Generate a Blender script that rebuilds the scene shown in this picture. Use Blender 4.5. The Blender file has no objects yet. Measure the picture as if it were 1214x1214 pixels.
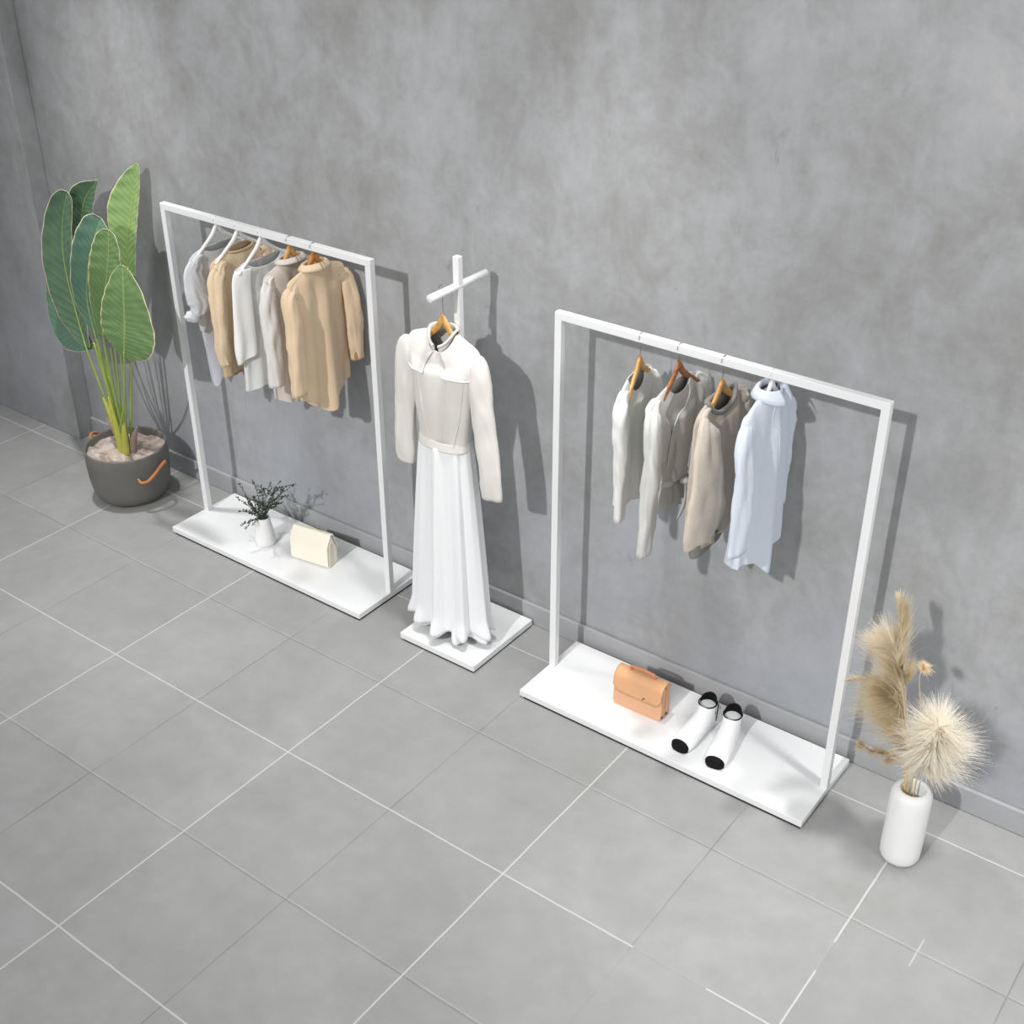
import bpy, math, random
from mathutils import Vector, Matrix, noise
D = bpy.data
COL = bpy.context.scene.collection
PI = math.pi

# ------------------------------------------------------------------ helpers
def lin(c):
    return tuple(((x/255)/12.92 if x/255 <= .04045 else ((x/255+.055)/1.055)**2.4) for x in c)

class NT:
    """small helper for building node trees"""
    def __init__(s, name):
        s.m = D.materials.new(name); s.m.use_nodes = True
        s.t = s.m.node_tree; s.t.nodes.clear()
        s.out = s.n('ShaderNodeOutputMaterial'); s.b = s.n('ShaderNodeBsdfPrincipled')
        s.t.links.new(s.b.outputs[0], s.out.inputs[0])
    def n(s, t, **k):
        x = s.t.nodes.new(t)
        for a, v in k.items(): setattr(x, a, v)
        return x
    def put(s, sock, v):
        if isinstance(v, bpy.types.NodeSocket): s.t.links.new(v, sock)
        elif v is not None: sock.default_value = v
    def math(s, op, a, b=None, c=None, clamp=False):
        x = s.n('ShaderNodeMath', operation=op, use_clamp=clamp)
        s.put(x.inputs[0], a)
        if b is not None: s.put(x.inputs[1], b)
        if c is not None: s.put(x.inputs[2], c)
        return x.outputs[0]
    def mix(s, f, a, b, blend='MIX'):
        x = s.n('ShaderNodeMix', data_type='RGBA', blend_type=blend)
        s.put(x.inputs['Factor'], f)
        for nm, v in (('A', a), ('B', b)):
            sk = [i for i in x.inputs if i.name == nm and i.type == 'RGBA'][0]
            s.put(sk, v if isinstance(v, bpy.types.NodeSocket) else (*v[:3], 1))
        return [o for o in x.outputs if o.type == 'RGBA'][0]
    def noise(s, vec, scale, detail=4, rough=.55, dist=0):
        x = s.n('ShaderNodeTexNoise'); s.put(x.inputs['Vector'], vec)
        x.inputs['Scale'].default_value = scale; x.inputs['Detail'].default_value = detail
        x.inputs['Roughness'].default_value = rough; x.inputs['Distortion'].default_value = dist
        return x.outputs[0]
    def ramp(s, f, stops):
        x = s.n('ShaderNodeValToRGB'); s.put(x.inputs[0], f)
        e = x.color_ramp.elements
        while len(e) < len(stops): e.new(.5)
        for i, (p, c) in enumerate(stops):
            e[i].position = p; e[i].color = (*(c if isinstance(c, tuple) else (c, c, c)), 1)
        return x.outputs[0]
    def scale(s, vec, sc):
        x = s.n('ShaderNodeMapping'); s.put(x.inputs[0], vec); x.inputs['Scale'].default_value = sc
        return x.outputs[0]
    def bump(s, h, strength=.2, dist=.01):
        x = s.n('ShaderNodeBump'); s.put(x.inputs['Height'], h)
        x.inputs['Strength'].default_value = strength; x.inputs['Distance'].default_value = dist
        s.t.links.new(x.outputs[0], s.b.inputs['Normal'])
    def base(s, col, rough=.6, metal=0, spec=.5):
        s.put(s.b.inputs['Base Color'], col if isinstance(col, bpy.types.NodeSocket) else (*col[:3], 1))
        s.b.inputs['Roughness'].default_value = rough; s.b.inputs['Metallic'].default_value = metal
        s.b.inputs['Specular IOR Level'].default_value = spec
    def obco(s): return s.n('ShaderNodeTexCoord').outputs['Object']
    def pos(s): return s.n('ShaderNodeNewGeometry').outputs['Position']

def fabric(name, rgb, var=.06, weave=900, bump=.12, rough=.9, trans=0):
    m = NT(name); c = lin(rgb); o = m.obco()
    f = m.noise(o, 14, 3)
    col = m.mix(f, tuple(x*(1-var) for x in c), tuple(min(1, x*(1+var)) for x in c))
    m.base(col, rough, 0, .2)
    m.bump(m.noise(o, weave, 2), bump, .002)
    m.b.inputs['Sheen Weight'].default_value = .15
    return m.m
def knit(name, rgb, sc=260):
    m = NT(name); c = lin(rgb); o = m.obco()
    f = m.noise(m.scale(o, (1, 1, .35)), sc, 2)
    col = m.mix(f, tuple(x*.82 for x in c), tuple(min(1, x*1.12) for x in c))
    m.base(col, .95, 0, .1); m.bump(f, .35, .003); m.b.inputs['Sheen Weight'].default_value = .25
    return m.m
def plain(name, rgb, rough=.5, metal=0, spec=.5, var=.03, sc=20, bump=0):
    m = NT(name); c = lin(rgb); o = m.obco(); f = m.noise(o, sc, 4)
    col = m.mix(f, tuple(x*(1-var) for x in c), tuple(min(1, x*(1+var)) for x in c))
    m.base(col, rough, metal, spec)
    if bump: m.bump(f, bump, .004)
    return m.m
def wood(name, a, b, sc=30):
    m = NT(name); o = m.obco()
    f = m.noise(m.scale(o, (.35, 1, 2.5)), sc, 5, .6, .8)
    m.base(m.mix(m.ramp(f, [(.35, 0.), (.65, 1.)]), lin(a), lin(b)), .42)
    return m.m

def link(name, me, parent=None, mat=None, smooth=True):
    o = D.objects.new(name, me); COL.objects.link(o)
    if parent is not None: o.parent = parent
    if mat is not None: me.materials.append(mat)
    if smooth: me.polygons.foreach_set('use_smooth', [True]*len(me.polygons))
    return o
def mesh(name, v, f, mat, parent=None, smooth=True, solid=0, bevel=0, sub=0):
    me = D.meshes.new(name); me.from_pydata([tuple(x) for x in v], [], f); me.validate(); me.update()
    o = link(name, me, parent, mat, smooth)
    if solid:
        s = o.modifiers.new('solid', 'SOLIDIFY'); s.thickness = solid; s.offset = 0
    if bevel:
        b = o.modifiers.new('bevel', 'BEVEL'); b.width = bevel; b.segments = 2; b.limit_method = 'ANGLE'; b.angle_limit = .6
        o.modifiers.new('wn', 'WEIGHTED_NORMAL').keep_sharp = True
    if sub:
        s = o.modifiers.new('sub', 'SUBSURF'); s.levels = sub; s.render_levels = sub
    return o
def boxes(name, specs, mat, parent=None, bevel=.001):
    v = []; f = []
    for (x0, x1, y0, y1, z0, z1) in specs:
        b = len(v)
        v += [(x, y, z) for z in (z0, z1) for y in (y0, y1) for x in (x0, x1)]
        f += [tuple(b+i for i in q) for q in ((0, 2, 3, 1), (4, 5, 7, 6), (0, 1, 5, 4), (2, 6, 7, 3), (0, 4, 6, 2), (1, 3, 7, 5))]
    return mesh(name, v, f, mat, parent, smooth=bevel > 0, bevel=bevel)
def catmull(pts, n):
    """resample a list of equal-length tuples smoothly"""
    out = []; N = len(pts)-1
    for i in range(n+1):
        t = i/n*N; k = min(int(t), N-1); t -= k
        p = [pts[max(0, min(N, k+j))] for j in (-1, 0, 1, 2)]
        out.append(tuple(.5*((2*b)+(-a+c)*t+(2*a-5*b+4*c-d)*t*t+(-a+3*b-3*c+d)*t**3) for a, b, c, d in zip(*p)))
    return out
def tubegeo(path, rad, seg=10, cap=True):
    """circular tube along path; rad a number or one per point"""
    P = [Vector(p) for p in path]; n = len(P)
    R = rad if isinstance(rad, (list, tuple)) else [rad]*n
    v = []; f = []; up = Vector((0, 0, 1)); prev = None
    for i, p in enumerate(P):
        T = (P[min(i+1, n-1)]-P[max(i-1, 0)]).normalized()
        if prev is None:
            a = up if abs(T.dot(up)) < .9 else Vector((1, 0, 0))
            N_ = (a-T*a.dot(T)).normalized()
        else: N_ = (prev-T*prev.dot(T)).normalized()
        prev = N_; B = T.cross(N_)
        for k in range(seg):
            a = 2*PI*k/seg; v.append(p+N_*math.cos(a)*R[i]+B*math.sin(a)*R[i])
    for i in range(n-1):
        for k in range(seg):
            k2 = (k+1) % seg; f.append((i*seg+k, i*seg+k2, (i+1)*seg+k2, (i+1)*seg+k))
    if cap: f.append(tuple(range(seg))[::-1]); f.append(tuple((n-1)*seg+k for k in range(seg)))
    return v, f
def merge(gs):
    v = []; f = []
    for a, b in gs:
        o = len(v); v += list(a); f += [tuple(i+o for i in q) for q in b]
    return v, f
def tube(name, path, rad, mat, parent=None, seg=10):
    return mesh(name, *tubegeo(path, rad, seg), mat, parent)
def lathegeo(prof, seg=48, close=False):
    v = []; f = []; n = len(prof)
    for r, z in prof:
        for k in range(seg):
            a = 2*PI*k/seg; v.append((r*math.cos(a), r*math.sin(a), z))
    for i in range(n-1):
        for k in range(seg):
            k2 = (k+1) % seg; f.append((i*seg+k, i*seg+k2, (i+1)*seg+k2, (i+1)*seg+k))
    if prof[0][0] > 1e-5 and close: f.append(tuple(range(seg))[::-1])
    return v, f
def empty(name, loc, rz, label, cat, group=None):
    o = D.objects.new(name, None); COL.objects.link(o); o.location = loc; o.rotation_euler = (0, 0, math.radians(rz))
    o.empty_display_size = .05
    return tag(o, label, cat, group)
def tag(o, label, cat, group=None):
    o['label'] = label; o['category'] = cat
    if group: o['group'] = group
    return o
def struct(o): o['kind'] = 'structure'; return o
def sm(t): t = max(0, min(1, t)); return t*t*(3-2*t)

# ------------------------------------------------------------------ materials
def concrete():
    m = NT('concrete_wall'); p = m.pos()
    big = m.noise(p, 1.1, 5, .65, .3)
    mid = m.noise(m.scale(p, (1, 1, .8)), 4.6, 7, .68, .5)
    fine = m.noise(p, 22, 5, .6)
    streak = m.noise(m.scale(p, (9, 1, .8)), 1.2, 5, .6)
    v = m.math('MULTIPLY_ADD', big, .36, m.math('MULTIPLY', mid, .40))
    v = m.math('ADD', v, m.math('MULTIPLY', fine, .14))
    v = m.math('ADD', v, m.math('MULTIPLY', streak, .10))
    col = m.ramp(v, [(.36, lin((137, 137, 136))), (.48, lin((155, 156, 156))), (.56, lin((167, 168, 171))), (.68, lin((183, 183, 183)))])
    # bluish cast patches low on the wall
    sep = m.n('ShaderNodeSeparateXYZ'); m.put(sep.inputs[0], p)
    h = m.math('SUBTRACT', 1, m.math('DIVIDE', sep.outputs[2], 1.7), clamp=True)
    bl = m.math('MULTIPLY', h, m.ramp(m.noise(p, 1.7, 3), [(.35, 0.), (.6, 1.)]))
    col = m.mix(m.math('MULTIPLY', bl, .65), col, lin((158, 162, 171)))
    # small dark stains and pock marks
    st = m.ramp(m.noise(m.scale(p, (1, 1, .45)), 13, 4, .7, .4), [(.62, 0.), (.74, 1.)])
    st = m.math('MULTIPLY', st, m.ramp(m.noise(p, 1.3, 2), [(.45, 0.), (.6, 1.)]))
    col = m.mix(m.math('MULTIPLY', st, .35), col, lin((100, 102, 110)))
    m.base(col, .8, 0, .3)
    m.bump(m.math('ADD', fine, m.math('MULTIPLY', m.noise(m.scale(p, (1.6, 1, .5)), 70, 3), .6)), .18, .006)
    return m.m
def floor_tiles():
    m = NT('floor_tiles'); p = m.pos()
    sep = m.n('ShaderNodeSeparateXYZ'); m.put(sep.inputs[0], p); X, Y = sep.outputs[0], sep.outputs[1]
    wob = m.math('MULTIPLY', m.math('SUBTRACT', m.noise(p, 7, 3), .5), .006)
    u = m.math('DIVIDE', m.math('ADD', X, wob), .4843); v = m.math('DIVIDE', m.math('ADD', m.math('ADD', Y, .186), wob), .4918)
    def line(t, off=0, w=.006, size=.4843):
        # distance to the joints, of even and of odd number
        t = m.math('SUBTRACT', t, off/size) if off else t
        fr = m.math('FRACT', m.math('ADD', t, .5)); d = m.math('MULTIPLY', m.math('ABSOLUTE', m.math('SUBTRACT', fr, .5)), size)
        return m.math('SUBTRACT', 1, m.math('DIVIDE', d, w/2), clamp=True)
    def parity(t):   # 1 at odd joints
        r = m.math('ROUND', t); return m.math('ABSOLUTE', m.math('MODULO', r, 2))
    def inside(x0, x1, y0, y1):
        a = m.math('MULTIPLY', m.math('GREATER_THAN', X, x0), m.math('LESS_THAN', X, x1))
        b = m.math('MULTIPLY', m.math('GREATER_THAN', Y, y0), m.math('LESS_THAN', Y, y1))
        return m.math('MULTIPLY', a, b)
    worn = m.ramp(m.noise(p, 3.0, 3), [(.38, .25), (.6, 1.)])
    pu, pv = parity(u), parity(v)
    lu, lv = line(u, 0, .009), line(v, 0, .009, .4918)
    gone_u = inside(1.2, 1.7, -3, -1.15); gone_u = m.math('MAXIMUM', gone_u, inside(1.2, 1.7, -.92, -.79)); gone_u = m.math('MAXIMUM', gone_u, inside(.8, 1.1, -1.9, -1.19))
    gone_v = m.math('MAXIMUM', inside(.975, 1.225, -1.3, -1.0), inside(1.45, 2.2, -1.3, -1.0))
    keep_u = m.math('SUBTRACT', 1, m.math('MULTIPLY', gone_u, .9)); keep_v = m.math('SUBTRACT', 1, gone_v)
    # odd joints across x and even joints across y carry pale grout
    pale_u = m.math('MULTIPLY', m.math('MULTIPLY', lu, pu), keep_u)
    ev = m.math('SUBTRACT', 1, pv)
    pale_v = m.math('MULTIPLY', m.math('MULTIPLY', lv, ev), keep_v)
    frag = m.math('MULTIPLY', inside(1.6655, 1.6705, -.74, -.62), .5)
    pale = m.math('MAXIMUM', m.math('MAXIMUM', pale_u, pale_v), frag)
    half = m.math('MULTIPLY', m.math('MULTIPLY', line(v, .006, .007, .4918), pv), m.math('SUBTRACT', 1.1, worn))
    pale = m.math('MAXIMUM', pale, m.math('MULTIPLY', half, .6))
    eu = m.math('SUBTRACT', 1, pu)
    dk_u = m.math('MULTIPLY', m.math('MULTIPLY', line(u, 0, .006), eu), m.math('MULTIPLY', worn, keep_u))
    dk_v = m.math('MULTIPLY', m.math('MULTIPLY', line(v, 0, .006, .4918), pv), worn)
    dark = m.math('MULTIPLY', m.math('MAXIMUM', dk_u, dk_v), .75)
    edge = m.math('MAXIMUM', line(u, .007, .004), line(v, -.007, .004, .4918))
    c = m.math('ADD', m.math('MULTIPLY', m.noise(p, 2.2, 5, .6, .4), .6), m.math('MULTIPLY', m.noise(p, 11, 5, .6), .4))
    cell = m.n('ShaderNodeCombineXYZ'); m.put(cell.inputs[0], m.math('FLOOR', u)); m.put(cell.inputs[1], m.math('FLOOR', v))
    wn = m.n('ShaderNodeTexWhiteNoise', noise_dimensions='3D'); m.put(wn.inputs[0], cell.outputs[0])
    c = m.math('ADD', c, m.math('MULTIPLY', m.math('SUBTRACT', wn.outputs[0], .5), .10))
    col = m.ramp(c, [(.3, lin((145, 146, 144))), (.5, lin((154, 155, 154))), (.72, lin((164, 165, 165)))])
    col = m.mix(m.math('MULTIPLY', edge, .15), col, lin((136, 137, 136)))
    col = m.mix(dark, col, lin((104, 104, 103)))
    col = m.mix(m.math('MULTIPLY', pale, .62), col, lin((226, 227, 225)))
    m.base(col, .62, 0, .3)
    hgt = m.math('SUBTRACT', m.math('MULTIPLY', m.noise(p, 60, 4), .15), m.math('MAXIMUM', lu, lv))
    m.bump(hgt, .25, .003)
    return m.m
M = {}
M['wall'] = concrete(); M['floor'] = floor_tiles()
m = NT('baseboard_paint'); p_ = m.pos()
m.base(m.mix(m.noise(p_, 5, 5), lin((150, 151, 153)), lin((172, 173, 176))), .7, 0, .3); M['skirt'] = m.m
M['white'] = plain('white_powder_coat', (233, 234, 235), .38, var=.01)
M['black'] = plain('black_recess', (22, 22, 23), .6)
M['steel'] = plain('steel_wire', (150, 150, 152), .3, .9)
M['wood'] = wood('honey_wood', (222, 178, 108), (190, 136, 70))
M['brownwood'] = wood('brown_wood', (170, 112, 66), (128, 78, 42))
M['orangewood'] = wood('orange_wood', (206, 146, 74), (168, 96, 44))
M['whiteplastic'] = plain('white_plastic', (240, 240, 240), .35, var=.01)

# ------------------------------------------------------------------ room
fl = mesh('floor', [(-9, -7, 0), (6, -7, 0), (6, .3, 0), (-9, .3, 0), (-9, -7, -.1), (6, -7, -.1), (6, .3, -.1), (-9, .3, -.1)],
          [(0, 1, 2, 3), (7, 6, 5, 4), (0, 4, 5, 1), (1, 5, 6, 2), (2, 6, 7, 3), (3, 7, 4, 0)], M['floor'], smooth=False); struct(fl)
struct(boxes('wall_back', [(-9, 6, 0, .2, 0, 3.4)], M['wall'], bevel=0))
struct(boxes('wall_left', [(-9, -3.095, -.097, 0, 0, 3.4)], M['wall'], bevel=.004))
struct(boxes('baseboard_back', [(-3.095, 6, -.017, 0, 0, .098)], M['skirt'], bevel=.005))

# ------------------------------------------------------------------ racks
def rack(x0, x1, label):
    t = empty('clothes_rack', ((x0+x1)/2, -.2165, 0), 0, label, 'clothes rack', 'white clothes racks')
    w = (x1-x0)/2; yf, yb = -.4235+.2165, -.040+.2165; r = .0133
    # slab with a top panel and slightly inset lip line
    boxes('base_board', [(-w, w, yf, yb, .009, .034)], M['white'], t, .0015)
    boxes('shadow_strip', [(-w+.016, w-.004, yf+.003, yb-.016, .0, .009)], M['black'], t, 0)  # black strip standing in for the shadow gap under the board
    for sx in (-1, 1):
        for y in (yf+.014, yb-.014):
            v, f = lathegeo([(.0, 0), (.010, 0), (.010, .009), (0, .009)], 16)
            o = mesh('foot', v, f, M['white'], t); o.location = (sx*(w-.014), y, 0)
    for s in (-1, 1):
        a, b = (-w, -w+2*r) if s < 0 else (w-2*r, w)
        boxes('post', [(a, b, -r, r, .034, 1.5-2*r)], M['white'], t, .0015)
    boxes('top_rail', [(-w, w, -r, r, 1.5-2*r, 1.5)], M['white'], t, .0015)
    return t
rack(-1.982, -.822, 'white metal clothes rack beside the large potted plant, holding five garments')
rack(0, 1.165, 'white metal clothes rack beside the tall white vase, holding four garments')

st = empty('display_stand', (-.416, -.2215, 0), 0, 'white pole stand with round cross arm on a square base, holding the long dress', 'display stand')
boxes('base_board', [(-.189, .189, -.195, .193, .008, .034)], M['white'], st, .0015)
boxes('shadow_strip', [(-.176, .185, -.192, .176, 0, .008)], M['black'], st, 0)  # same black stand-in for the shade below the stand's base
for sx in (-1, 1):
    for sy in (-1, 1):
        v, f = lathegeo([(.0, 0), (.010, 0), (.010, .008), (0, .008)], 16)
        o = mesh('foot', v, f, M['white'], st); o.location = (sx*.174, sy*.178, 0)
boxes('pole', [(-.0125, .0125, -.0125, .0125, .034, 1.6)], M['white'], st, .0015)
v, f = tubegeo([(0, -.156, 1.493), (0, -.155, 1.493), (0, .157, 1.493), (0, .158, 1.493)], [.0115, .0135, .0135, .0115], 24)
o = mesh('cross_arm', v, f, M['white'], st)
o.location.x = 0

# ------------------------------------------------------------------ hangers
def hanger(x, y, rz, apex, w, drop, mat, label, hook=True, bar=False, hooktop=1.5, group=None, hk=.0195, ends=0):
    t = empty('clothes_hanger', (x, y, 0), rz, label, 'clothes hanger', group)
    pts = []
    for i in range(33):
        s = -1+2*i/32; a = abs(s)
        z = apex-.014-drop*(a**.8)+.010*math.exp(-(a/.12)**2)
        yy = -.012*(a**2)
        pts.append((s*w, yy, z, (.0135 if mat != M['whiteplastic'] else .0105)-.006*a, .0065))
    v = []; f = []; n = 12
    for i, p in enumerate(pts):
        q0 = Vector(pts[max(i-1, 0)][:3]); q1 = Vector(pts[min(i+1, 32)][:3]); T = (q1-q0).normalized()
        Y = Vector((0, 1, 0)); Y = (Y-T*T.dot(Y)).normalized(); S = T.cross(Y)
        for k in range(n):
            a = 2*PI*k/n; v.append(Vector(p[:3])+S*math.sin(a)*p[3]+Y*math.cos(a)*p[4])
    for i in range(32):
        for k in range(n): f.append((i*n+k, i*n+(k+1) % n, (i+1)*n+(k+1) % n, (i+1)*n+k))
    f += [tuple(range(n))[::-1], tuple(32*n+k for k in range(n))]
    mesh('shoulders', v, f, mat, t)
    if bar:
        tube('trouser_bar', [(-w*.8, -.015, apex-.02-drop*.8), (-w*.7, 0, apex-.045-drop*.85), (w*.7, 0, apex-.045-drop*.85), (w*.8, -.015, apex-.02-drop*.8)], .0035, mat, t, 8)
    if hook:
        zc = hooktop-hk+.0025; P = [(0, 0, apex-.02)]
        a0 = -100
        for i in range(19):
            a = math.radians(-90+i*14.5)
            P.append((hk*math.cos(a)*1.0, 0, zc+hk*math.sin(a)))
        P.insert(1, (0, 0, zc-hk-.004))
        tube('hook', P, .0012, M['whiteplastic'] if mat == M['whiteplastic'] else M['steel'], t, 8)
    return t

# ------------------------------------------------------------------ garments
def body_fn(rows, flat=.62, dropf=0, dropb=0, hem=None, folds=((7, .5, 0), (13, .3, 1)), amp=.012, seed=0, wr=.004, tn=.45, neck_fold=0, NV=46, pw=.85):
    R = catmull(rows, NV)
    def fn(i, th):
        z, uL, uR, thk, yo = R[i]; t = i/NV
        c, s = math.cos(th), math.sin(th)
        cc = math.copysign(abs(c)**pw, c)
        mid, hw = (uL+uR)/2, (uR-uL)/2
        u = mid+hw*cc
        side = 1 if s > 0 else -1
        fd = sum(a*math.sin(k*2*PI*u/.35*.5+ph+side*1.3+seed*2.1+1.5*t) for k, a, ph in folds)
        A = amp*(t**1.1)
        y = yo-thk*flat*s-side*A*fd*(1 if abs(s) > .15 else abs(s)/.15)
        zz = z
        if t < tn:
            z0, zn = R[0][0], R[int(tn*NV)][0]; dr = dropf if s > 0 else dropb
            zl = (z0-dr)+(zn-z0+dr)*(t/tn); bl = abs(s)**1.3
            zz = z*(1-bl)+zl*bl
        if hem: zz += hem(cc, s)*sm((t-.5)/.5)
        nz = noise.noise(Vector((u*9+seed*3.1, side*2.0, z*5)))*wr+noise.noise(Vector((u*22, side*3+seed, z*9)))*wr*.4
        y -= side*nz*min(1, t*4)
        u += cc*noise.noise(Vector((side, seed*2.7, z*7)))*wr*1.3*t
        return Vector((u, y, zz))
    return fn, NV
def body(name, parent, mat, rows, NT_=88, solid=.0022, th0=0, th1=2*PI, **k):
    fn, NV = body_fn(rows, **k)
    v = []; f = []
    full = not callable(th1) and not callable(th0) and abs(th1-th0-2*PI) < 1e-6
    cols = NT_ if full else NT_+1
    for i in range(NV+1):
        a0 = th0(i/NV) if callable(th0) else th0; a1 = th1(i/NV) if callable(th1) else th1
        for j in range(cols): v.append(fn(i, a0+(a1-a0)*j/NT_))
    for i in range(NV):
        for j in range(NT_ if full else cols-1):
            j2 = (j+1) % cols; f.append((i*cols+j, (i+1)*cols+j, (i+1)*cols+j2, i*cols+j2))
    mesh(name, v, f, mat, parent, solid=solid)
    return fn, NV
def sleeve(parent, mat, path, seed=0, wr=.004, n=36, m_=36, name='sleeve', solid=.002, ridge=.0, closed=False, thin=.62, join=True):
    """path rows: u, y, z, half width, half thickness; it starts inside the shoulder and slopes out of it"""
    if join:
        s_ = 1 if path[0][0] > 0 else -1; tip = abs(path[1][0])+path[1][3]*.40; zt = path[0][2]+.008; y0 = path[0][1]
        path = [(s_*(tip-.075), y0, zt-.004, .008, .016), (s_*(tip-.052), y0, zt-.012, .020, .024), (s_*(tip-.036), y0-.004, zt-.036, .030, .030)]+path[1:]
    path = [(a, b_, c, d, e*thin) for a, b_, c, d, e in path]
    P = catmull(path, n); v = []; f = []
    for i, p in enumerate(P):
        q0 = Vector(P[max(i-1, 0)][:3]); q1 = Vector(P[min(i+1, n)][:3]); T = (q1-q0).normalized()
        Y = Vector((0, 1, 0)); Y = (Y-T*T.dot(Y)).normalized(); S = T.cross(Y)
        for k in range(m_):
            a = 2*PI*k/m_; c, s = math.cos(a), math.sin(a)
            w = 1+ridge*math.sin(6*a+i*.15+seed)*min(1, i/8)+.10*math.sin(3*a+i*.09+seed*2)*min(1, i/12)*(name == 'sleeve')
            q = Vector(p[:3])+S*c*p[3]*w+Y*s*p[4]*w
            d = (noise.noise(Vector((c*1.6+seed*5, s*1.6, p[2]*12)))*1.3+noise.noise(Vector((c*2.2+seed*3, s*2.2+7, p[2]*34+c*3)))*.7)*wr*min(1, .25+i/14)
            q += (S*c+Y*s)*d
            v.append(q)
    for i in range(n):
        for k in range(m_): f.append((i*m_+k, i*m_+(k+1) % m_, (i+1)*m_+(k+1) % m_, (i+1)*m_+k))
    if closed: f.append(tuple(range(m_))[::-1]); f.append(tuple(n*m_+k for k in range(m_)))
    return mesh(name, v, f, mat, parent, solid=0 if closed else solid)
def collar(parent, mat, hw, th, z, height=.03, dropf=.03, flap=.02, yo=0, gap=.25, name='collar', tip=.0, flare=.012):
    """turned-over band round the neck, open by gap radians at the front"""
    v = []; f = []; n = 48; prof = [(0, -.004), (0.001, height*.6), (.001, height), (.005, height+.004), (.011, height), (.011+flare*.5, height-flap*.5), (.011+flare, height-flap)]
    for j in range(n+1):
        a = PI/2+gap/2+(2*PI-gap)*j/n
        c, s = math.cos(a), math.sin(a); fr = max(0, s)**1.5
        for q, (o, h) in enumerate(prof):
            ex = tip*fr if q > 4 else 0
            v.append((c*(hw+o), yo-s*(th+o+ex), z+h-dropf*fr-(ex*.8)))
    m_ = len(prof)
    for j in range(n):
        for k in range(m_-1): f.append((j*m_+k, (j+1)*m_+k, (j+1)*m_+k+1, j*m_+k+1))
    return mesh(name, v, f, mat, parent, solid=.002)
def ring(parent, mat, fn, i, name, r=.003, off=0, n=64, flat=1):
    P = [fn(i, 2*PI*j/n)+Vector((0, 0, off)) for j in range(n)]
    v = []; f = []; m_ = 8; c0 = sum(P, Vector())/n
    for j, p in enumerate(P):
        T = (P[(j+1) % n]-P[j-1]).normalized(); N_ = (p-c0); N_.z = 0
        N_ = (N_-T*N_.dot(T)).normalized(); B = T.cross(N_)
        for k in range(m_):
            a = 2*PI*k/m_; v.append(p+N_*math.cos(a)*r+B*math.sin(a)*r*flat)
    for j in range(n):
        for k in range(m_):
            j2 = (j+1) % n; f.append((j*m_+k, j*m_+(k+1) % m_, j2*m_+(k+1) % m_, j2*m_+k))
    return mesh(name, v, f, mat, parent)
def seam(parent, mat, fn, NV, pts, r=.0018, off=.004, name='seam'):
    """a line of piping laid on the body; pts are (row fraction, angle in degrees)"""
    C_ = catmull(pts, 26); P = []
    for t, a in C_:
        a = math.radians(a); i = t*NV; k = min(int(i), NV-1); w = i-k
        q = fn(k, a)*(1-w)+fn(k+1, a)*w
        P.append(q+Vector((0, -off if math.sin(a) > 0 else off, 0)))
    return tube(name, P, r, mat, parent, 6)

BY = -.2165
LR = 'garments hanging on the rack near the plant'
RR = 'garments hanging on the rack near the tall vase'
HL = 'hangers on the rack near the plant'; HR = 'hangers on the rack near the tall vase'

# --- left rack, 1: grey knitted top
M['g1'] = knit('grey_knit', (206, 209, 213)); M['g1b'] = fabric('lilac_grey_cloth', (204, 205, 216))
x = -1.660
g = empty('knitted_sweater', (x, BY, 0), 90, 'pale grey wide-neck knitted sweater with gathered cuffs, at the potted plant end of its rack', 'sweater', LR)
body('body', g, M['g1'], [(1.392, -.088, .088, .024, 0), (1.380, -.135, .135, .03, 0), (1.350, -.166, .166, .036, 0), (1.27, -.175, .168, .05, 0), (1.17, -.172, .165, .055, 0), (1.11, -.160, .155, .058, 0), (1.06, -.145, .145, .05, 0)],
     dropf=.022, dropb=.004, amp=.014, seed=1, wr=.010)
body('lower_panel', g, M['g1b'], [(1.15, -.145, .145, .035, 0), (1.05, -.138, .138, .042, 0), (.95, -.128, .128, .042, 0), (.86, -.122, .12, .045, 0), (.82, -.120, .118, .045, 0)], NT_=88, amp=.012, seed=2, wr=.008, hem=lambda c, s: .02*math.sin(c*9+s*2))
sleeve(g, M['g1'], [(-.135, -.01, 1.365, .025, .028), (-.163, -.015, 1.32, .034, .036), (-.162, -.02, 1.25, .044, .05), (-.160, -.03, 1.19, .048, .05), (-.178, -.035, 1.150, .026, .028)], 1, .008)
sleeve(g, M['g1'], [(.135, -.0, 1.365, .025, .028), (.163, -.0, 1.32, .034, .036), (.172, -.0, 1.24, .04, .042), (.172, -.0, 1.18, .034, .036), (.17, 0, 1.155, .018, .02)], 2, .008)
for s in (-1, 1):
    v, f = [], []
    n1, n2 = 14, 22
    for i in range(n1+1):
        for j in range(n2):
            a = PI*i/n1; b = 2*PI*j/n2; r = 1+.28*noise.noise(Vector((math.sin(a)*math.cos(b)*2.2, math.sin(a)*math.sin(b)*2.2, math.cos(a)*2.2+s)))+.07*math.sin(5*b+3*math.cos(a))
            v.append((.036*r*math.sin(a)*math.cos(b)+s*.197, .028*r*math.sin(a)*math.sin(b)-.03, .024*r*math.cos(a)+1.148))
    for i in range(n1):
        for j in range(n2): f.append((i*n2+j, (i+1)*n2+j, (i+1)*n2+(j+1) % n2, i*n2+(j+1) % n2))
    mesh('gathered_cuff', v, f, M['g1'], g)
hanger(x, BY, 90, 1.470, .145, .095, M['whiteplastic'], 'white plastic hanger holding the pale grey knitted sweater', bar=True, group=HL)

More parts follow.
